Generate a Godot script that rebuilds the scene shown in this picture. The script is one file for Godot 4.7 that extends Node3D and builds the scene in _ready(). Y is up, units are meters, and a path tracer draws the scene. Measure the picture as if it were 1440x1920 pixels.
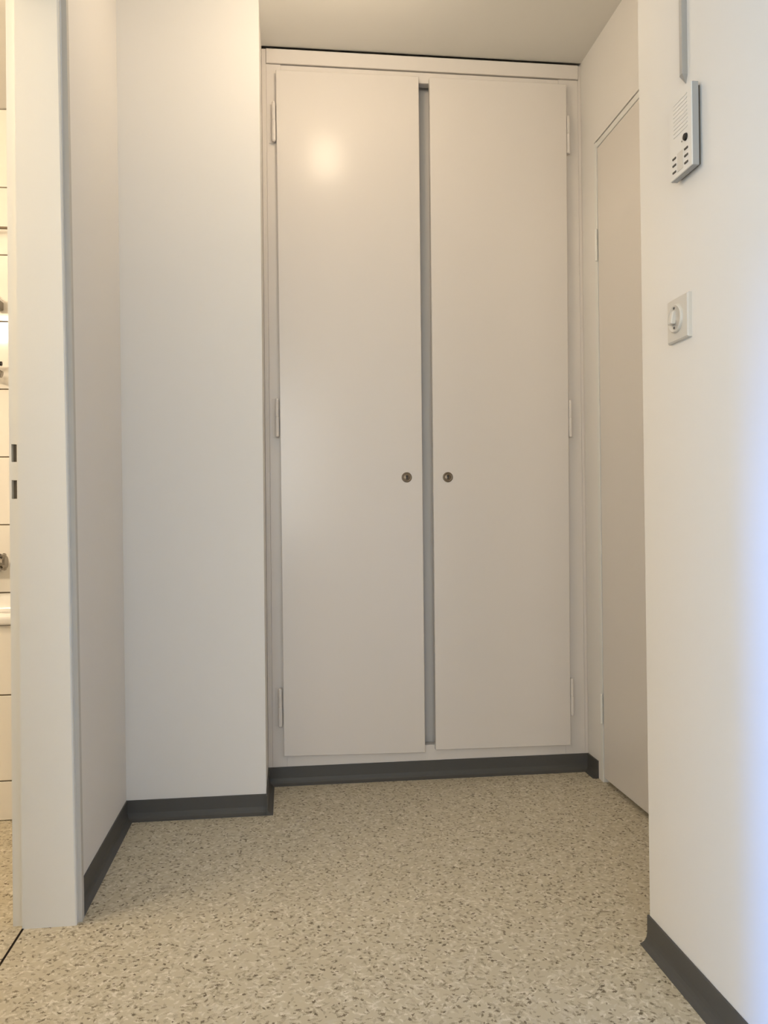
extends Node3D
# A small white hallway: built-in wardrobe at the end, bathroom doorway on the left, entrance door niche on the right.
# Plan coordinates: x to the right, y up, d = distance into the hallway (world z = -d).

var M := {}
var taken := {}

func P(x: float, y: float, d: float) -> Vector3:
	return Vector3(x, y, -d)

# ---------------------------------------------------------------- helpers
func numbered(called: String) -> String:
	if not taken.has(called):
		taken[called] = 0
		return called
	taken[called] += 1
	return "%s_%03d" % [called, taken[called]]

func new_st() -> SurfaceTool:
	var st := SurfaceTool.new()
	st.begin(Mesh.PRIMITIVE_TRIANGLES)
	st.set_smooth_group(-1)
	return st

func poly(st: SurfaceTool, pts: Array, out: Vector3) -> void:
	# a convex polygon whose front looks towards «out»
	var n: Vector3 = (pts[1] - pts[0]).cross(pts[2] - pts[0])
	var flip: bool = n.dot(out) > 0.0
	for i in range(1, pts.size() - 1):
		st.add_vertex(pts[0])
		st.add_vertex(pts[i + 1] if flip else pts[i])
		st.add_vertex(pts[i] if flip else pts[i + 1])

func done(st: SurfaceTool) -> ArrayMesh:
	st.generate_normals()
	return st.commit()

func slab(st: SurfaceTool, front: Array, thick: Vector3, bevel := 0.0) -> void:
	# a quadrilateral board: its four front corners, the vector to its back, chamfered front edges
	var c := Vector3.ZERO
	for p in front: c += p / 4.0
	var n := -thick.normalized()
	var inner := []
	var rim := []
	for i in 4:
		var a: Vector3 = front[i]
		var u: Vector3 = (front[(i + 1) % 4] - a).normalized()
		var v: Vector3 = (front[(i + 3) % 4] - a).normalized()
		inner.append(a + (u + v) * bevel)
		rim.append(a - n * bevel)
	poly(st, inner, n)
	var back := []
	for i in 4: back.append(front[i] + thick)
	for i in 4:
		var j := (i + 1) % 4
		var side: Vector3 = ((front[i] + front[j]) / 2.0 - c)
		if bevel > 0.0:
			poly(st, [inner[i], inner[j], rim[j], rim[i]], n + side.normalized())
		poly(st, [rim[i], rim[j], back[j], back[i]], side)
	poly(st, back, -n)

func box(st: SurfaceTool, a: Vector3, b: Vector3, bevel := 0.0) -> void:
	# every edge chamfered when bevel > 0
	var lo := Vector3(minf(a.x, b.x), minf(a.y, b.y), minf(a.z, b.z))
	var hi := Vector3(maxf(a.x, b.x), maxf(a.y, b.y), maxf(a.z, b.z))
	var c := (lo + hi) / 2.0
	var h := (hi - lo) / 2.0
	var e := Vector3(bevel, bevel, bevel)
	for ax in 3:
		var u := (ax + 1) % 3
		var v := (ax + 2) % 3
		for s in [-1.0, 1.0]:
			var q := []
			for k in [[-1, -1], [1, -1], [1, 1], [-1, 1]]:
				var p := Vector3.ZERO
				p[ax] = s * h[ax]
				p[u] = k[0] * (h[u] - e[u])
				p[v] = k[1] * (h[v] - e[v])
				q.append(c + p)
			var o := Vector3.ZERO
			o[ax] = s
			poly(st, q, o)
	if bevel <= 0.0: return
	for ax in 3:
		var u := (ax + 1) % 3
		var v := (ax + 2) % 3
		for su in [-1.0, 1.0]:
			for sv in [-1.0, 1.0]:
				var q := []
				for k in [[0, -1], [0, 1], [1, 1], [1, -1]]:
					var p := Vector3.ZERO
					p[ax] = k[1] * (h[ax] - bevel)
					p[u] = su * (h[u] - (bevel if k[0] == 1 else 0.0))
					p[v] = sv * (h[v] - (0.0 if k[0] == 1 else bevel))
					q.append(c + p)
				var o := Vector3.ZERO
				o[u] = su
				o[v] = sv
				poly(st, q, o)
	for sx in [-1.0, 1.0]:
		for sy in [-1.0, 1.0]:
			for sz in [-1.0, 1.0]:
				var s := Vector3(sx, sy, sz)
				var k := c + s * (h - e)
				poly(st, [k + Vector3(sx * bevel, 0, 0), k + Vector3(0, sy * bevel, 0), k + Vector3(0, 0, sz * bevel)], s)

func prism(st: SurfaceTool, low: Array, high: Array, y0: float, y1: float) -> void:
	# plan polygons ([x, d], convex or nearly so) at two heights joined by walls
	var n := low.size()
	var c := Vector2.ZERO
	var turn := 0.0
	for i in n:
		var a: Array = low[i]
		var b: Array = low[(i + 1) % n]
		turn += a[0] * b[1] - b[0] * a[1]
	for i in n:
		var j := (i + 1) % n
		var e := Vector2(low[j][0] - low[i][0], low[j][1] - low[i][1])
		var o := Vector2(e.y, -e.x) * signf(turn)
		poly(st, [P(low[i][0], y0, low[i][1]), P(low[j][0], y0, low[j][1]), P(high[j][0], y1, high[j][1]), P(high[i][0], y1, high[i][1])], Vector3(o.x, 0, -o.y))
	for lid in [[low, y0, -1.0], [high, y1, 1.0]]:
		var flat := PackedVector2Array()
		for p in lid[0]: flat.append(Vector2(p[0], p[1]))
		var t := Geometry2D.triangulate_polygon(flat)
		for i in range(0, t.size(), 3):
			var q := []
			for k in 3: q.append(P(flat[t[i + k]].x, lid[1], flat[t[i + k]].y))
			poly(st, q, Vector3(0, lid[2], 0))

func lathe(st: SurfaceTool, at: Vector3, axis: Vector3, profile: Array, seg := 24) -> void:
	# profile: [radius, distance along the axis]
	var w := axis.normalized()
	var u := w.cross(Vector3.UP if absf(w.y) < 0.9 else Vector3.RIGHT).normalized()
	var v := w.cross(u)
	for i in seg:
		var a := TAU * i / seg
		var b := TAU * (i + 1) / seg
		var da := u * cos(a) + v * sin(a)
		var db := u * cos(b) + v * sin(b)
		var mid := (da + db).normalized()
		for k in profile.size() - 1:
			var r0: float = profile[k][0]
			var h0: float = profile[k][1]
			var r1: float = profile[k + 1][0]
			var h1: float = profile[k + 1][1]
			var q := [at + da * r0 + w * h0, at + db * r0 + w * h0, at + db * r1 + w * h1, at + da * r1 + w * h1]
			if r0 < 1e-6: q = [q[0], q[2], q[3]]
			elif r1 < 1e-6: q = [q[0], q[1], q[2]]
			var o := mid * (h1 - h0) - w * (r1 - r0)
			poly(st, q, o)

func smooth_lathe(at: Vector3, axis: Vector3, profile: Array, seg := 32) -> ArrayMesh:
	var st := SurfaceTool.new()
	st.begin(Mesh.PRIMITIVE_TRIANGLES)
	st.set_smooth_group(0)
	lathe(st, at, axis, profile, seg)
	st.index()
	st.generate_normals()
	return st.commit()

func tube(st: SurfaceTool, path: Array, r: float, seg := 12) -> void:
	for i in path.size() - 1:
		var a: Vector3 = path[i]
		var b: Vector3 = path[i + 1]
		var l := a.distance_to(b)
		lathe(st, a, b - a, [[0, 0], [r, 0], [r, l], [0, l]], seg)

func loft(rings: Array) -> ArrayMesh:
	# rings of equally many points; the last one is capped; fronts look away from the ring's inside as the list runs
	var st := SurfaceTool.new()
	st.begin(Mesh.PRIMITIVE_TRIANGLES)
	st.set_smooth_group(0)
	var n: int = rings[0].size()
	for k in rings.size() - 1:
		for i in n:
			var j := (i + 1) % n
			for v in [rings[k][i], rings[k + 1][j], rings[k][j], rings[k][i], rings[k + 1][i], rings[k + 1][j]]:
				st.add_vertex(v)
	var last: Array = rings[-1]
	var c := Vector3.ZERO
	for p in last: c += p / n
	for i in n:
		for v in [last[i], c, last[(i + 1) % n]]: st.add_vertex(v)
	st.index()
	st.generate_normals()
	return st.commit()

func rounded_ring(cx: float, cd: float, hx: float, hd: float, r: float, y: float) -> Array:
	var ring := []
	for q in 4:
		var sx := 1.0 if q == 0 or q == 3 else -1.0
		var sd := 1.0 if q < 2 else -1.0
		for k in 7:
			var a := (q + k / 6.0) * PI / 2.0
			ring.append(P(cx + sx * (hx - r) + cos(a) * r, y, cd + sd * (hd - r) + sin(a) * r))
	return ring

func add(called: String, mesh: Mesh, material: Material, parent: Node = self) -> MeshInstance3D:
	var o := MeshInstance3D.new()
	o.name = numbered(called) if parent == self else called
	o.mesh = mesh
	o.material_override = material
	parent.add_child(o, true)
	return o

func tag(o: Node, label: String, category: String, kind := "", group := "") -> Node:
	o.set_meta("label", label)
	o.set_meta("category", category)
	if kind: o.set_meta("kind", kind)
	if group: o.set_meta("group", group)
	return o

func thing(called: String, label: String, category: String, at: Vector3, kind := "") -> Node3D:
	var o := Node3D.new()
	o.name = numbered(called)
	o.position = at
	add_child(o)
	tag(o, label, category, kind)
	return o

func piece(called: String, mesh: Mesh, material: Material, root: Node3D, parent: Node = null) -> MeshInstance3D:
	# a part whose shape is given in room coordinates
	var o := add(called, mesh, material, parent if parent else root)
	if parent == null or parent == root: o.position = -root.position
	return o

func boxes(list: Array, bevel := 0.0) -> ArrayMesh:
	var st := new_st()
	for b in list: box(st, P(b[0], b[2], b[4]), P(b[1], b[3], b[5]), bevel)
	return done(st)

func shell(called: String, list: Array, material: Material, label: String, category: String) -> MeshInstance3D:
	var o := add(called, boxes(list), material)
	tag(o, label, category, "structure")
	return o

func paint(r: float, g: float, b: float, rough := 0.6, spec := 0.5) -> StandardMaterial3D:
	var m := StandardMaterial3D.new()
	m.albedo_color = Color(r, g, b)
	m.roughness = rough
	m.metallic_specular = spec
	return m

# ---------------------------------------------------------------- materials
func speckled_vinyl() -> StandardMaterial3D:
	# beige vinyl with pressed chips: pale and tan flakes, few small dark brown ones
	var rng := RandomNumberGenerator.new()
	rng.seed = 77
	var n := 1024
	var im := Image.create(n, n, false, Image.FORMAT_RGB8)
	im.fill(Color(0.765, 0.73, 0.64))
	var kinds := [
		# count, half length, half width, colour, spread
		[5200, 8.0, 3.4, Color(0.80, 0.77, 0.695), 0.03],
		[4200, 7.0, 3.0, Color(0.70, 0.66, 0.575), 0.03],
		[3200, 7.5, 2.4, Color(0.85, 0.82, 0.755), 0.02],
		[3000, 5.5, 2.4, Color(0.64, 0.60, 0.515), 0.04],
		[1600, 5.4, 2.5, Color(0.53, 0.485, 0.405), 0.04],
		[620, 4.6, 2.9, Color(0.45, 0.405, 0.335), 0.04],
	]
	for k in kinds:
		for i in k[0]:
			var cx := rng.randf() * n
			var cy := rng.randf() * n
			var a := rng.randf() * PI
			var l: float = k[1] * rng.randf_range(0.5, 1.35)
			var w: float = k[2] * rng.randf_range(0.55, 1.3)
			var v: float = rng.randf_range(-k[4], k[4])
			var c: Color = Color(k[3].r + v, k[3].g + v, k[3].b + v)
			var ca := cos(a)
			var sa := sin(a)
			var bend := rng.randf_range(-0.35, 0.35)
			var m := int(ceil(l))
			for y in range(-m, m + 1):
				for x in range(-m, m + 1):
					var p := x * ca + y * sa
					var q := -x * sa + y * ca + bend * p * p / l
					if absf(p) / l + absf(q) / w < 1.0 + 0.25 * sin(p * 1.7 + i):
						im.set_pixel(posmod(int(cx) + x, n), posmod(int(cy) + y, n), c)
	var m2 := StandardMaterial3D.new()
	m2.albedo_texture = ImageTexture.create_from_image(im)
	m2.roughness = 0.55
	m2.metallic_specular = 0.4
	m2.uv1_triplanar = true
	m2.uv1_world_triplanar = true
	m2.uv1_scale = Vector3(0.95, 0.95, 0.95)
	return m2

func make_materials() -> void:
	M.wall = paint(0.91, 0.90, 0.885, 0.75, 0.3)
	M.ceiling = paint(0.90, 0.89, 0.865, 0.85, 0.2)
	M.enamel = paint(0.875, 0.85, 0.825, 0.21, 0.45)       # wardrobe doors, eggshell sheen
	M.joinery = paint(0.88, 0.855, 0.83, 0.35, 0.45)
	M.frame = paint(0.90, 0.90, 0.885, 0.45, 0.4)          # painted steel and door frames
	M.strip = paint(0.78, 0.765, 0.74, 0.5, 0.3)  # grey tint puts the shade of the recessed step into the colour
	M.pocket = paint(0.52, 0.47, 0.40, 0.6)
	M.skirting = paint(0.325, 0.32, 0.31, 0.5, 0.4)       # dark grey vinyl cove
	M.tile = paint(0.93, 0.915, 0.885, 0.07, 0.5)
	M.grout = paint(0.50, 0.44, 0.36, 0.9, 0.2)
	M.sanitary = paint(0.94, 0.935, 0.92, 0.12, 0.5)
	M.dark = paint(0.05, 0.045, 0.04, 0.6)
	M.soot = paint(0.16, 0.13, 0.10, 0.8, 0.2)
	M.chrome = paint(0.56, 0.54, 0.51, 0.18); M.chrome.metallic = 1.0
	M.brass = paint(0.46, 0.41, 0.35, 0.38); M.brass.metallic = 0.85
	M.plastic = paint(0.90, 0.89, 0.87, 0.4)
	M.old_plastic = paint(0.84, 0.82, 0.785, 0.35)
	M.key = paint(0.33, 0.31, 0.28, 0.5)
	M.shaded_conduit = paint(0.66, 0.65, 0.635, 0.5)  # grey holds the shade of the trunking side that faces the camera
	M.shaded_plastic = paint(0.66, 0.66, 0.66, 0.45)  # shade on the intercom sides and underside, put into the colour
	M.door = paint(0.875, 0.855, 0.83, 0.4, 0.45)
	M.vinyl = speckled_vinyl()
	M.glass = StandardMaterial3D.new()
	M.glass.albedo_color = Color(1, 1, 1, 0.05)
	M.glass.transparency = BaseMaterial3D.TRANSPARENCY_ALPHA
	M.glass.roughness = 0.02
	M.opal = paint(1.0, 0.96, 0.88, 0.3)
	M.opal.emission_enabled = true
	M.opal.emission = Color(1.0, 0.90, 0.765)
	M.opal.emission_energy_multiplier = 13.0
	M.opal_soft = M.opal.duplicate()
	M.opal_soft.emission_energy_multiplier = 2.5
	M.tubelight = paint(1.0, 0.97, 0.9, 0.3)
	M.tubelight.emission_enabled = true
	M.tubelight.emission = Color(1.0, 0.915, 0.79)
	M.tubelight.emission_energy_multiplier = 5.0

# ---------------------------------------------------------------- camera and light
func make_camera_and_light() -> void:
	var cam := Camera3D.new()
	cam.name = "camera"
	cam.fov = rad_to_deg(2.0 * atan(960.0 / 1542.44))
	cam.near = 0.02
	var right := Vector3(0.99304712, -0.01038618, 0.11725849)
	var up := Vector3(0.00974522, 0.99993428, 0.00603821)
	cam.transform = Transform3D(Basis(right, up, right.cross(up)).orthonormalized(), P(0, 0.868, 0))
	add_child(cam)
	cam.current = true

	var env := Environment.new()
	env.background_mode = Environment.BG_SKY
	var sky := Sky.new()
	var sm := ProceduralSkyMaterial.new()
	sm.sky_top_color = Color(0.45, 0.62, 0.95)
	sm.sky_horizon_color = Color(0.80, 0.88, 1.0)
	sm.ground_bottom_color = Color(0.30, 0.31, 0.33)
	sm.ground_horizon_color = Color(0.45, 0.47, 0.5)
	sm.sky_energy_multiplier = 1.3
	sky.sky_material = sm
	env.sky = sky
	env.tonemap_mode = Environment.TONE_MAPPER_LINEAR
	env.tonemap_exposure = 1.18
	env.sdfgi_enabled = true
	env.ssao_enabled = true
	env.ssil_enabled = true
	var we := WorldEnvironment.new()
	we.name = "world"
	we.environment = env
	add_child(we)

	# low daylight that slants in through the living-room window and rakes the right-hand wall
	var sun := DirectionalLight3D.new()
	sun.name = "daylight"
	sun.light_color = Color(0.08, 0.56, 1.0)
	sun.light_energy = 1.0
	sun.light_angular_distance = 7.0
	sun.shadow_enabled = true
	add_child(sun)
	sun.look_at_from_position(P(0, 0, 0), P(1.0, -0.26, 0.30), Vector3.UP)

	# soft sky light through the same window
	var area := AreaLight3D.new()
	area.name = "window_daylight"
	area.area_size = Vector2(1.1, 1.9)
	area.light_color = Color(0.52, 0.78, 1.0)
	area.light_energy = 3.4
	area.shadow_enabled = true
	add_child(area)
	area.look_at_from_position(P(-2.9, 1.1, -0.1), P(0, 1.1, -0.1), Vector3.UP)

	# added frontal fill for the alcove, set at an unseen, made-up rear window
	var rear := AreaLight3D.new()
	rear.name = "added_rear_fill"
	rear.area_size = Vector2(2.0, 1.5)
	rear.light_color = Color(1.0, 0.985, 0.925)
	rear.light_energy = 5.2
	rear.shadow_enabled = true
	add_child(rear)
	rear.look_at_from_position(P(-0.75, 1.45, -2.95), P(-0.75, 1.45, 0), Vector3.UP)

# ---------------------------------------------------------------- the setting
func cove(called: String, a: Array, b: Array, out: Array, label: String, cap := 0.0) -> void:
	# vinyl skirting from plan point a to b, «out» the plan direction away from the wall; a concave toe on the floor
	var prof := [[0.0, 0.0575], [0.0025, 0.058], [0.004, 0.0565], [0.0045, 0.022], [0.0062, 0.013], [0.0095, 0.007], [0.0150, 0.003], [0.0195, 0.0012], [0.0200, 0.0], [0.0, 0.0]]
	var st := new_st()
	var n := prof.size()
	for i in n:
		var p: Array = prof[i]
		var q: Array = prof[(i + 1) % n]
		var o := Vector3(out[0] * (q[1] - p[1]), -(q[0] - p[0]), -out[1] * (q[1] - p[1])) * -1.0
		poly(st, [P(a[0] + out[0] * p[0], p[1], a[1] + out[1] * p[0]), P(b[0] + out[0] * p[0], p[1], b[1] + out[1] * p[0]),
			P(b[0] + out[0] * q[0], q[1], b[1] + out[1] * q[0]), P(a[0] + out[0] * q[0], q[1], a[1] + out[1] * q[0])], o)
	for e in [[a, -1.0], [b, 1.0]]:
		var dir: Vector3 = Vector3(b[0] - a[0], 0, -(b[1] - a[1])) * e[1]
		for i in range(0, n - 2):
			var tri := []
			for p in [prof[n - 1], prof[i], prof[i + 1]]: tri.append(P(e[0][0] + out[0] * p[0], p[1], e[0][1] + out[1] * p[0]))
			if (tri[1] - tri[0]).cross(tri[2] - tri[0]).length() > 1e-9: poly(st, tri, dir)
	tag(add(called, done(st), M.skirting), label, "baseboard", "structure")

func make_shell() -> void:
	shell("floor", [[-3.2, 1.2, -0.1, 0.0, -3.2, 3.4]], M.vinyl, "beige speckled vinyl floor running through the hallway", "floor")
	shell("ceiling", [[-3.2, 1.2, 2.4, 2.5, -3.2, 2.692], [-3.2, -0.565, 2.4, 2.5, 2.692, 3.4], [-0.565, 1.2, 2.45, 2.55, 2.692, 3.4]], M.ceiling, "plain white ceiling above the wardrobe", "ceiling")
	# left: slim wall behind the bathroom door frame, then the block beside the wardrobe
	var st := new_st()
	prism(st, [[-0.565, 1.842], [-0.466, 1.842], [-0.466, 2.445], [-0.565, 2.445]], [[-0.565, 1.842], [-0.476, 1.842], [-0.476, 2.445], [-0.565, 2.445]], 0.0, 2.4)
	tag(add("wall_left", done(st), M.wall), "narrow white wall between bathroom door frame and projecting corner block", "wall", "structure")
	shell("wall_block", [[-0.565, -0.068, 0, 2.46, 2.441, 3.3]], M.wall, "projecting white wall block to the left of the wardrobe", "wall")
	shell("wall_lintel", [[-0.565, -0.47, 2.02, 2.4, 0.985, 1.842]], M.wall, "white wall above the bathroom doorway", "wall")
	shell("wall_front", [[-3.1, -0.47, 0, 2.4, 0.85, 0.985]], M.wall, "white wall between bathroom and living room", "wall")
	shell("wall_niche", [[-0.1, 1.15, 0, 2.46, 3.25, 3.35]], M.wall, "white wall behind the built-in wardrobe", "wall")
	# right: the recessed wall with the door, and the thick wall in front of it
	shell("wall_right", [[1.008, 1.108, 0, 2.46, 2.58, 3.3], [1.008, 1.108, 2.0775, 2.4, 1.70, 2.58], [1.008, 1.108, 0, 2.4, 1.58, 1.70], [1.108, 1.18, 0, 2.46, 1.5, 3.3]], M.wall, "white recessed wall around the door beside the wardrobe", "wall")
	st = new_st()
	prism(st, [[0.7185, 1.5875], [0.7185, -3.1], [1.15, -3.1], [1.15, 1.5875]], [[0.7185, 1.5955], [0.7185, -3.1], [1.15, -3.1], [1.15, 1.5955]], 0.0, 2.4)
	tag(add("wall_pillar", done(st), M.wall), "white foreground wall on the right carrying intercom and light switch", "wall", "structure")
	# bathroom shell
	shell("wall_bath_left", [[-2.4, -2.3, 0, 2.4, 0.9, 3.3]], M.wall, "white far side wall of the bathroom", "wall")
	# living room behind the camera
	shell("wall_window", [[-3.1, -3.0, 0, 2.4, -3.1, -0.7], [-3.1, -3.0, 0, 2.4, 0.5, 0.95], [-3.1, -3.0, 2.1, 2.4, -0.7, 0.5], [-3.1, -3.0, 0, 0.1, -0.7, 0.5]], M.wall, "white living room wall around the window", "wall")
	shell("wall_rear", [[-3.1, -1.75, 0, 2.4, -3.2, -3.1], [0.25, 0.8, 0, 2.4, -3.2, -3.1], [-1.75, 0.25, 0, 0.7, -3.2, -3.1], [-1.75, 0.25, 2.2, 2.4, -3.2, -3.1]], M.wall, "white rear wall of the living room", "wall")
	var w := thing("window_1", "tall white window with two panes in the living room", "window", P(-3.05, 0.1, -0.1), "structure")
	piece("window_frame", boxes([[-3.08, -3.02, 0.1, 0.15, -0.7, 0.5], [-3.08, -3.02, 2.05, 2.1, -0.7, 0.5], [-3.08, -3.02, 0.15, 2.05, -0.7, -0.65], [-3.08, -3.02, 0.15, 2.05, 0.45, 0.5], [-3.08, -3.02, 0.15, 2.05, -0.125, -0.075]]), M.frame, w)
	piece("pane", boxes([[-3.054, -3.046, 0.15, 2.05, -0.65, -0.125]]), M.glass, w)
	piece("pane", boxes([[-3.054, -3.046, 0.15, 2.05, -0.075, 0.45]]), M.glass, w)

	var w2 := thing("window_2", "added wide white window for fill light with two panes in the rear wall of the living room", "window", P(-0.75, 0.7, -3.15), "structure")  # unseen window, added to go with the frontal fill
	piece("window_frame", boxes([[-1.75, 0.25, 0.7, 0.75, -3.18, -3.12], [-1.75, 0.25, 2.15, 2.2, -3.18, -3.12], [-1.75, -1.70, 0.75, 2.15, -3.18, -3.12], [0.20, 0.25, 0.75, 2.15, -3.18, -3.12], [-0.775, -0.725, 0.75, 2.15, -3.18, -3.12]]), M.frame, w2)
	piece("pane", boxes([[-1.70, -0.775, 0.75, 2.15, -3.154, -3.146]]), M.glass, w2)
	piece("pane", boxes([[-0.725, 0.20, 0.75, 2.15, -3.154, -3.146]]), M.glass, w2)

	make_bath_wall()
	make_bath_frame()
	make_entrance_door()

	# dark skirting
	cove("baseboard_left", [-0.467, 1.852], [-0.467, 2.441], [1, 0], "dark grey vinyl baseboard along the narrow left wall")
	cove("baseboard_block", [-0.467, 2.441], [-0.064, 2.441], [0, -1], "dark grey vinyl baseboard on the front of the projecting block")
	cove("baseboard_block_side", [-0.068, 2.421], [-0.068, 2.694], [1, 0], "short dark grey baseboard turning the block corner towards the wardrobe")
	cove("baseboard_wardrobe", [-0.068, 2.694], [1.008, 2.694], [0, -1], "dark grey vinyl baseboard below the wardrobe doors")
	cove("baseboard_right", [1.008, 2.602], [1.008, 2.694], [-1, 0], "very short dark grey baseboard between wardrobe and right-hand door")
	cove("baseboard_pillar", [0.7185, 1.592], [0.7185, -3.1], [-1, 0], "grey vinyl baseboard on the foreground right wall")
	var th := new_st()
	slab(th, [P(-0.5665, 0.0012, 0.985), P(-0.5625, 0.0012, 0.985), P(-0.5625, 0.0012, 1.83), P(-0.5665, 0.0012, 1.83)], Vector3(0, -0.006, 0))
	tag(add("trim_1", done(th), M.soot), "thin dark joint in the floor at the bathroom threshold", "threshold", "structure")

func tile_shape(x0: float, x1: float, y0: float, y1: float, d: float, depth: float) -> ArrayMesh:
	var st := new_st()
	slab(st, [P(x0, y0, d), P(x1, y0, d), P(x1, y1, d), P(x0, y1, d)], Vector3(0, 0, -depth), 0.0012)
	return done(st)

func make_bath_wall() -> void:
	var bw := shell("wall_bath", [[-2.4, -0.56, 0, 2.4, 3.207, 3.3]], M.grout, "cream tiled back wall of the bathroom behind the tub", "wall")
	var y := 0.346
	var ys := [0.098, 0.346, 0.598, 0.850, 1.102, 1.354, 1.606, 1.854, 2.106, 2.398]
	var xs := [-2.298, -1.967, -1.636, -1.305, -0.974, -0.643, -0.566]
	for j in ys.size() - 1:
		for i in xs.size() - 1:
			add("tile", tile_shape(xs[i] + 0.0015, xs[i + 1] - 0.0015, ys[j] + 0.002, ys[j + 1] - 0.002, 3.2, 0.007), M.tile, bw)
	# tiled front of the tub
	var ap := shell("wall_tub_front", [[-2.3, -0.566, 0, 0.564, 2.497, 2.545]], M.grout, "cream tiled front panel below the bathtub rim", "wall")
	var ay := [0.0, 0.114, 0.362, 0.566]
	for j in 3:
		for i in xs.size() - 1:
			add("tile", tile_shape(xs[i] + 0.0015, xs[i + 1] - 0.0015, ay[j] + 0.002, ay[j + 1] - 0.002, 2.49, 0.007), M.tile, ap)

func make_bath_frame() -> void:
	# painted steel frame of the bathroom doorway, seen along its reveal; the post with its door stop and strike holes
	var f := thing("door_frame", "white steel door frame of the bathroom with two strike holes", "door frame", P(-0.52, 0, 1.827), "structure")
	f.name = "door_2"
	var st := new_st()
	prism(st, [[-0.566, 1.827], [-0.457, 1.827], [-0.4545, 1.8295], [-0.4545, 1.86], [-0.566, 1.86]],
		[[-0.567, 1.827], [-0.480, 1.827], [-0.4775, 1.8295], [-0.4775, 1.86], [-0.567, 1.86]], 0.0, 2.02)
	piece("post", done(st), M.frame, f)
	st = new_st()
	prism(st, [[-0.4545, 1.843], [-0.446, 1.843], [-0.446, 1.86], [-0.4545, 1.86]], [[-0.4775, 1.843], [-0.464, 1.843], [-0.464, 1.86], [-0.4775, 1.86]], 0.0, 2.02)
	piece("shaded_edge_strip", done(st), M.strip, f)
	# stop strip, split around the strike holes
	var cuts := [[0.0, 0.913], [0.953, 0.992], [1.030, 2.02]]
	st = new_st()
	for c in cuts: box(st, P(-0.589, c[0], 1.842), P(-0.566, c[1], 1.862))
	for c in [[0.913, 0.953], [0.992, 1.030]]:
		box(st, P(-0.5735, c[0], 1.842), P(-0.566, c[1], 1.862))
		box(st, P(-0.589, c[0], 1.842), P(-0.5845, c[1], 1.862))
	piece("rebate", done(st), M.frame, f)
	for c in [[0.913, 0.953], [0.992, 1.030]]:
		piece("strike_pocket", boxes([[-0.5850, -0.5730, c[0] - 0.002, c[1] + 0.002, 1.857, 1.866]]), M.pocket, f)
	piece("post", boxes([[-0.589, -0.466, 0, 2.02, 0.965, 1.0]], 0.001), M.frame, f)
	piece("head", boxes([[-0.589, -0.466, 1.995, 2.03, 1.0, 1.827]], 0.001), M.frame, f)

func make_entrance_door() -> void:
	var f := thing("entrance_door", "plain white flush door in the recessed wall beside the wardrobe", "door", P(1.008, 0, 2.15), "structure")
	f.name = "door_1"
	piece("door_frame", boxes([[1.0060, 1.06, 0.0, 2.0730, 2.560, 2.5795], [1.0082, 1.06, 2.054, 2.0730, 1.70, 2.560], [1.0082, 1.06, 0.0, 2.054, 1.70, 1.722]], 0.0012), M.frame, f)
	var leaf := piece("door_leaf", boxes([[1.0088, 1.045, 0.015, 2.0520, 1.725, 2.557]], 0.002), M.door, f)
	for y in [[1.686, 1.790], [0.19, 0.286]]:
		var h := new_st()
		lathe(h, P(1.0035, y[0], 2.560), Vector3.UP, [[0, 0], [0.003, 0.0], [0.0045, 0.002], [0.0045, (y[1] - y[0]) * 0.49], [0.0038, (y[1] - y[0]) * 0.5], [0.0045, (y[1] - y[0]) * 0.51], [0.0045, y[1] - y[0] - 0.002], [0.003, y[1] - y[0]], [0, y[1] - y[0]]], 14)
		piece("hinge", done(h), M.frame, f)
	var hd := new_st()
	tube(hd, [P(1.004, 1.03, 1.79), P(0.965, 1.03, 1.79)], 0.009)
	tube(hd, [P(0.965, 1.03, 1.785), P(0.965, 1.03, 1.90)], 0.009)
	var hn := add("door_handle", done(hd), M.chrome, leaf)
	piece("dark_backing", boxes([[1.06, 1.107, 0.0, 2.077, 1.702, 2.578]]), M.dark, f)  # unseen dark sheet, added so the gap below the leaf stays dark

# ---------------------------------------------------------------- wardrobe
func hinge_mesh(x: float, y0: float, y1: float, d: float, face: float) -> ArrayMesh:
	var l := y1 - y0
	var st := new_st()
	lathe(st, P(x, y0, d), Vector3.UP, [[0, 0], [0.0042, 0.0008], [0.0062, 0.004], [0.0066, 0.006], [0.0066, l * 0.515], [0.0050, l * 0.522], [0.0050, l * 0.532], [0.0060, l * 0.54], [0.0060, l - 0.005], [0.0042, l - 0.001], [0, l]], 18)
	# the leaf that is screwed to the stile, thick with paint
	var away := -1.0 if x < 0.4 else 1.0
	box(st, P(x - away * 0.001, y0 + 0.001, d), P(x + away * 0.0016, y1 - 0.001, face))
	box(st, P(x, y0 + 0.001, face - 0.0014), P(x + away * 0.016, y1 - 0.001, face + 0.0005), 0.0005)
	return done(st)

func lock_mesh(x: float, y: float, d: float) -> ArrayMesh:
	return smooth_lathe(P(x, y, d), P(0, 0, -1), [[0.0, -0.002], [0.0165, -0.002], [0.0168, 0.0006], [0.0150, 0.0022], [0.0122, 0.0024], [0.0112, 0.0012], [0.0100, 0.0012], [0.0085, 0.0019], [0.0, 0.0021]], 36)

func keyhole_mesh(x: float, y: float, d: float) -> ArrayMesh:
	var st := new_st()
	lathe(st, P(x, y + 0.0032, d), P(0, 0, -1), [[0.0, 0.0027], [0.0034, 0.0027], [0.0034, 0.0]], 16)
	box(st, P(x - 0.0019, y - 0.0065, d), P(x + 0.0019, y + 0.002, d - 0.0026))
	return done(st)

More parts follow.
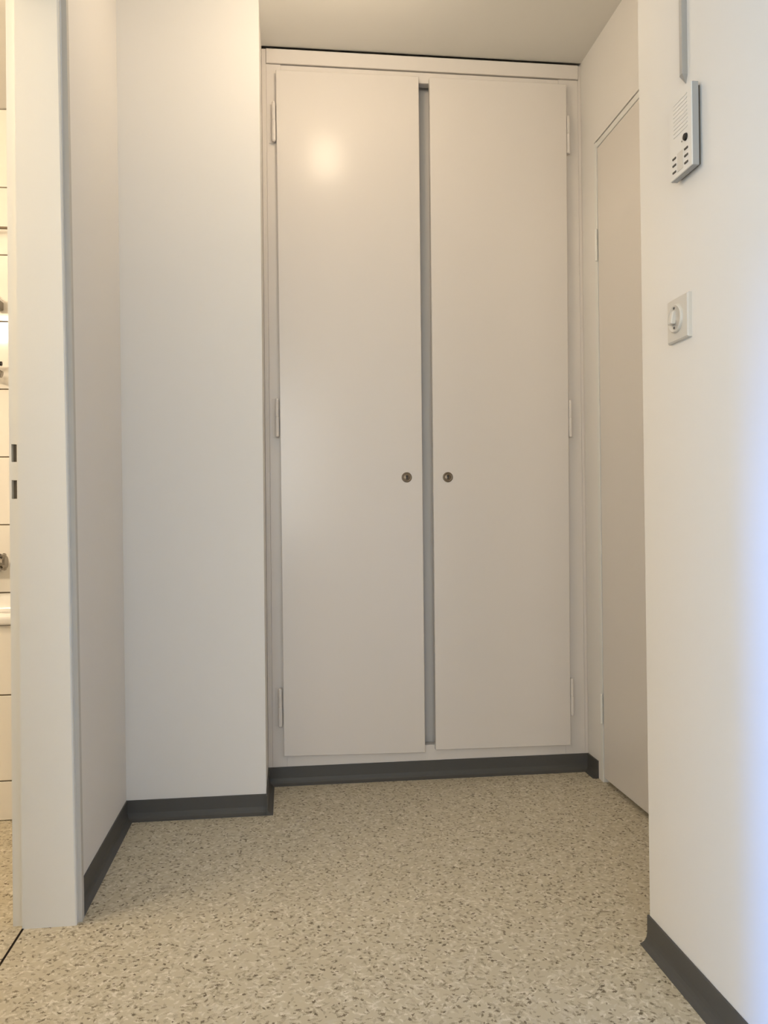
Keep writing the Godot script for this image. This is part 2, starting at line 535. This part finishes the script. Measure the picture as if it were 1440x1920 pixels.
func make_wardrobe() -> void:
	var w := thing("built_in_wardrobe", "tall white built-in wardrobe with two locked flush doors", "wardrobe", P(0.47, 0.0, 2.7))
	var F := 2.694
	piece("stile", boxes([[-0.053, -0.006, 0.0, 2.343, F, F + 0.03]], 0.001), M.joinery, w)
	piece("stile", boxes([[0.928, 0.997, 0.0, 2.343, F, F + 0.03]], 0.001), M.joinery, w)
	piece("mullion", boxes([[0.40, 0.525, 0.09, 2.325, F + 0.055, F + 0.07]]), M.joinery, w)
	piece("filler_strip", boxes([[-0.0675, -0.0532, 0.0, 2.392, F, F + 0.03]], 0.0005), M.joinery, w)
	piece("filler_strip", boxes([[0.9972, 1.0075, 0.0, 2.392, F, F + 0.03]], 0.0005), M.joinery, w)
	piece("head_rail", boxes([[-0.006, 0.928, 2.306, 2.3415, F, F + 0.03]], 0.001), M.joinery, w)
	piece("top_rail", boxes([[-0.053, 0.997, 2.3445, 2.3915, F - 0.006, F + 0.012]], 0.0015), M.joinery, w)
	piece("bottom_rail", boxes([[-0.006, 0.928, 0.0, 0.108, F, F + 0.03]], 0.001), M.joinery, w)
	piece("carcass", boxes([[-0.06, -0.045, 0.05, 2.38, F + 0.03, 3.22], [0.985, 1.0, 0.05, 2.38, F + 0.03, 3.22], [-0.06, 1.0, 0.05, 2.38, 3.22, 3.24]]), M.joinery, w)
	var specs := [
		[[-0.0215, 2.3125], [0.4455, 2.316], [0.4435, 0.0895], [-0.0165, 0.0975], -0.030, -0.0265, 0.392],
		[[0.4815, 2.315], [0.9490, 2.316], [0.9385, 0.0925], [0.4790, 0.0965], 0.9565, 0.9460, 0.529],
	]
	for s in specs:
		var st := new_st()
		var q := []
		for k in 4: q.append(P(s[k][0], s[k][1], F - 0.023))
		slab(st, q, Vector3(0, 0, -0.0225), 0.0015)
		var door := piece("door", done(st), M.enamel, w)
		for y in [[2.083, 2.213], [1.126, 1.252], [0.189, 0.316]]:
			var x: float = lerpf(s[5], s[4], y[0] / 2.2)
			add("hinge", hinge_mesh(x, y[0], y[1], F - 0.0165, F), M.joinery, door)
		var lk := add("lock", lock_mesh(s[6], 0.994, F - 0.023), M.brass, door)
		lk.set_meta("label", "round dull metal lock rosette")
		add("keyhole", keyhole_mesh(s[6], 0.994, F - 0.023), M.dark, door)

# ---------------------------------------------------------------- fittings on the right wall
func make_intercom() -> void:
	var t := thing("intercom", "white door intercom with six dark keys mounted on the right wall", "intercom", P(0.7185, 1.469, 1.384))
	piece("wall_plate", boxes([[0.712, 0.7188, 1.473, 1.610, 1.349, 1.419]]), M.key, t)
	piece("housing", boxes([[0.7022, 0.7135, 1.469, 1.614, 1.343, 1.424]], 0.0008), M.shaded_plastic, t)
	piece("face_plate", boxes([[0.700, 0.7026, 1.4692, 1.6138, 1.3432, 1.4238]], 0.0009), M.plastic, t)
	var st := new_st()
	for i in 9:
		var y := 1.600 - i * 0.0072
		box(st, P(0.6992, y, 1.358), P(0.7012, y + 0.0022, 1.409))
	piece("speaker_slats", done(st), M.plastic, t)
	st = new_st()
	lathe(st, P(0.7005, 1.5262, 1.364), Vector3(-1, 0, 0), [[0.0, 0.0045], [0.0055, 0.004], [0.0065, 0.002], [0.0068, 0.0]], 20)
	piece("call_button", done(st), M.dark, t)
	st = new_st()
	lathe(st, P(0.7005, 1.5245, 1.3785), Vector3(-1, 0, 0), [[0.0, 0.0012], [0.0014, 0.001], [0.0016, 0.0]], 12)
	piece("indicator", done(st), M.key, t)
	for d in [1.363, 1.407]:
		for y in [1.506, 1.4938, 1.4815]:
			piece("key", boxes([[0.6985, 0.7012, y - 0.0018, y + 0.0018, d - 0.0062, d + 0.0062]], 0.0006), M.key, t)
	piece("name_window", boxes([[0.6994, 0.7012, 1.477, 1.510, 1.374, 1.396]], 0.0004), M.old_plastic, t)
	# cable trunking above
	st = new_st()
	slab(st, [P(0.7085, 2.4, 1.391), P(0.7085, 2.4, 1.402), P(0.7085, 1.652, 1.402), P(0.7085, 1.652, 1.391)], Vector3(0.0105, 0, 0), 0.001)
	poly(st, [P(0.7085, 1.652, 1.391), P(0.7085, 1.652, 1.402), P(0.7180, 1.637, 1.3965)], Vector3(-1, -0.3, 0))
	poly(st, [P(0.7085, 1.652, 1.391), P(0.7185, 1.652, 1.391), P(0.7180, 1.637, 1.3965)], P(0, -0.3, -1))
	poly(st, [P(0.7085, 1.652, 1.402), P(0.7185, 1.652, 1.402), P(0.7180, 1.637, 1.3965)], P(0, -0.3, 1))
	tag(add("cable_trunking", done(st), M.shaded_conduit), "narrow cable trunking with its shade painted in grey running down the wall to the intercom", "cable trunking")

func make_switch() -> void:
	var t := thing("light_switch", "square white rotary light switch on the right wall below the intercom", "light switch", P(0.7185, 1.219, 1.42))
	var st := new_st()
	slab(st, [P(0.7105, 1.182, 1.386), P(0.7105, 1.182, 1.465), P(0.7105, 1.262, 1.465), P(0.7105, 1.262, 1.386)], Vector3(0.0082, 0, 0), 0.0025)
	piece("cover_plate", done(st), M.old_plastic, t)
	piece("insert_disc", smooth_lathe(P(0.7107, 1.2235, 1.429), Vector3(-1, 0, 0), [[0.0262, 0.0], [0.0258, 0.0036], [0.0245, 0.0052], [0.0230, 0.0050], [0.0222, 0.0042], [0.0, 0.0042]], 40), M.old_plastic, t)
	st = new_st()
	slab(st, [P(0.6965, 1.2125, 1.422), P(0.6965, 1.2125, 1.437), P(0.7015, 1.2365, 1.435), P(0.7015, 1.2365, 1.424)], Vector3(0.0085, 0, 0), 0.002)
	piece("knob", done(st), M.old_plastic, t)
	for y in [1.2418, 1.2062]:
		st = new_st()
		lathe(st, P(0.7065, y, 1.429), Vector3(-1, 0, 0), [[0.0, 0.0011], [0.0022, 0.0009], [0.0026, 0.0]], 14)
		piece("screw", done(st), M.key, t)

# ---------------------------------------------------------------- bathroom things seen through the doorway
func make_bathroom() -> void:
	# tub
	var c := -1.433
	var t := thing("bathtub", "white bathtub with rolled rim set into cream tiles", "bathtub", P(c, 0, 2.84))
	var rings := [
		rounded_ring(c, 2.837, 0.862, 0.358, 0.012, 0.566), rounded_ring(c, 2.837, 0.866, 0.362, 0.014, 0.570),
		rounded_ring(c, 2.837, 0.866, 0.362, 0.016, 0.588), rounded_ring(c, 2.837, 0.860, 0.356, 0.018, 0.5965),
		rounded_ring(c, 2.837, 0.850, 0.346, 0.02, 0.598), rounded_ring(c, 2.837, 0.800, 0.292, 0.10, 0.597),
		rounded_ring(c, 2.837, 0.788, 0.280, 0.11, 0.590), rounded_ring(c, 2.837, 0.770, 0.262, 0.12, 0.54),
		rounded_ring(c, 2.837, 0.70, 0.222, 0.13, 0.24), rounded_ring(c, 2.837, 0.64, 0.17, 0.13, 0.19)]
	piece("basin", loft(rings), M.sanitary, t)
	piece("support_frame", boxes([[-2.25, -0.62, 0.0, 0.18, 2.6, 3.1]]), M.sanitary, t)
	# bath mixer
	var m := thing("bath_mixer", "chrome bath mixer tap with two handles above the tub", "tap", P(-1.12, 0.715, 3.15))
	var st := new_st()
	tube(st, [P(-1.19, 0.712, 3.14), P(-1.05, 0.712, 3.14)], 0.02, 18)
	tube(st, [P(-1.17, 0.712, 3.14), P(-1.17, 0.712, 3.2)], 0.013)
	tube(st, [P(-1.07, 0.712, 3.14), P(-1.07, 0.712, 3.2)], 0.013)
	piece("mixer_body", done(st), M.chrome, m)
	for x in [-1.222, -1.048]:
		st = new_st()
		lathe(st, P(x, 0.714, 3.14), Vector3(1, 0, 0), [[0, 0], [0.022, 0.0], [0.03, 0.006], [0.03, 0.026], [0.022, 0.032], [0, 0.032]], 16)
		for k in 4:
			var a := PI / 4 + k * PI / 2
			tube(st, [P(x + 0.016, 0.714, 3.14), P(x + 0.016, 0.714 + sin(a) * 0.038, 3.14 + cos(a) * 0.038)], 0.0075, 10)
		piece("handle", done(st), M.chrome, m)
	st = new_st()
	tube(st, [P(-1.12, 0.70, 3.14), P(-1.12, 0.685, 3.06), P(-1.12, 0.66, 3.01)], 0.012, 14)
	piece("spout", done(st), M.chrome, m)
	# hand shower in its holder
	var h := thing("hand_shower", "chrome hand shower resting in a black tipped wall holder", "hand shower", P(-1.08, 1.43, 3.17))
	st = new_st()
	tube(st, [P(-1.16, 1.440, 3.15), P(-1.03, 1.440, 3.15)], 0.008, 14)
	piece("holder", done(st), M.dark, h)
	st = new_st()
	lathe(st, P(-1.215, 1.452, 3.13), P(0.19, -0.055, 0.0), [[0, 0], [0.012, 0.0], [0.014, 0.02], [0.0145, 0.19], [0.012, 0.2], [0, 0.2]], 18)
	piece("grip", done(st), M.chrome, h)
	st = new_st()
	lathe(st, P(-1.225, 1.465, 3.12), P(-0.2, -0.5, -0.75), [[0, -0.02], [0.02, -0.018], [0.034, 0.0], [0.036, 0.012], [0.033, 0.016], [0, 0.016]], 24)
	piece("spray_head", done(st), M.chrome, h)
	# small shelf
	var s := thing("bath_shelf", "small chrome and glass shelf on the bathroom tiles", "shelf", P(-1.2, 1.68, 3.15))
	piece("shelf_plate", boxes([[-1.45, -1.03, 1.678, 1.684, 3.09, 3.199]], 0.001), M.glass, s)
	st = new_st()
	tube(st, [P(-1.45, 1.695, 3.09), P(-1.03, 1.695, 3.09)], 0.0035, 8)
	tube(st, [P(-1.45, 1.681, 3.088), P(-1.03, 1.681, 3.088)], 0.0035, 8)
	piece("rail", done(st), M.chrome, s)
	for x in [-1.42, -1.05]:
		piece("bracket", boxes([[x - 0.012, x + 0.012, 1.645, 1.677, 3.15, 3.2]], 0.003), M.chrome, s)
	# rail near the ceiling
	st = new_st()
	tube(st, [P(-2.3, 1.941, 3.16), P(-0.566, 1.941, 3.16)], 0.005, 12)
	tag(add("drying_rail", done(st), M.brass), "thin dark rail high on the bathroom wall above the shelf", "rail")
	# lamp above the mirror, on the wall between bathroom and living room
	var l := thing("mirror_lamp", "white strip lamp high on the bathroom wall", "lamp", P(-1.75, 2.05, 0.99))
	piece("back_plate", boxes([[-2.05, -1.45, 1.97, 2.13, 0.985, 1.0]], 0.002), M.frame, l)
	piece("lamp_diffuser", boxes([[-2.04, -1.46, 1.98, 2.12, 1.0, 1.06]], 0.01), M.tubelight, l)
	var a := AreaLight3D.new()
	a.name = "mirror_lamp_light"
	a.area_size = Vector2(0.58, 0.14)
	a.light_color = Color(1.0, 0.915, 0.79)
	a.light_energy = 1.7
	a.shadow_enabled = true
	add_child(a)
	a.look_at_from_position(P(-1.75, 2.05, 1.065), P(-1.75, 2.05, 2.0), Vector3.UP)

func make_ceiling_lamp() -> void:
	var c := P(-1.35, 2.27, 1.72)  # unseen lamp, added for more light through the bathroom doorway
	var bl := thing("added_bathroom_lamp", "added unseen round opal glass lamp on the bathroom ceiling", "lamp", c)
	piece("globe", smooth_lathe(c, Vector3.UP, [[0, -0.09], [0.05, -0.082], [0.09, -0.058], [0.11, -0.02], [0.112, 0.01], [0.10, 0.05], [0.08, 0.075], [0.0, 0.08]], 32), M.opal_soft, bl)
	piece("ceiling_base", smooth_lathe(c + Vector3(0, 0.08, 0), Vector3.UP, [[0.0, 0.0], [0.06, 0.0], [0.07, 0.02], [0.07, 0.05], [0, 0.05]], 28), M.frame, bl)
	var b := OmniLight3D.new()
	b.name = "added_bathroom_fill"
	b.light_color = Color(1.0, 0.90, 0.765)
	b.light_energy = 0.3
	b.light_size = 0.1
	b.omni_range = 12.0
	b.omni_attenuation = 2.0
	b.shadow_enabled = true
	add_child(b)
	b.position = c
	var l := thing("ceiling_lamp", "round opal glass lamp on the hallway ceiling", "lamp", P(0.165, 2.29, 2.06))
	piece("globe", smooth_lathe(P(0.165, 2.29, 2.06), Vector3.UP, [[0, -0.066], [0.0253, -0.061], [0.0467, -0.0467], [0.061, -0.0253], [0.066, 0.0], [0.061, 0.0253], [0.0467, 0.0467], [0.033, 0.058], [0.033, 0.0745], [0.0, 0.0745]], 32), M.opal, l)
	piece("ceiling_base", smooth_lathe(P(0.165, 2.365, 2.06), Vector3.UP, [[0.0, 0.0], [0.045, 0.0], [0.055, 0.02], [0.055, 0.035], [0, 0.035]], 28), M.frame, l)
	var o := OmniLight3D.new()
	o.name = "ceiling_lamp_light"
	o.light_color = Color(1.0, 0.90, 0.765)
	o.light_energy = 0.06
	o.light_size = 0.06
	o.omni_range = 12.0
	o.omni_attenuation = 2.0
	o.shadow_enabled = true
	add_child(o)
	o.position = P(0.165, 2.29, 2.06)

func _ready() -> void:
	make_camera_and_light()
	make_materials()
	make_shell()
	make_wardrobe()
	make_intercom()
	make_switch()
	make_bathroom()
	make_ceiling_lamp()
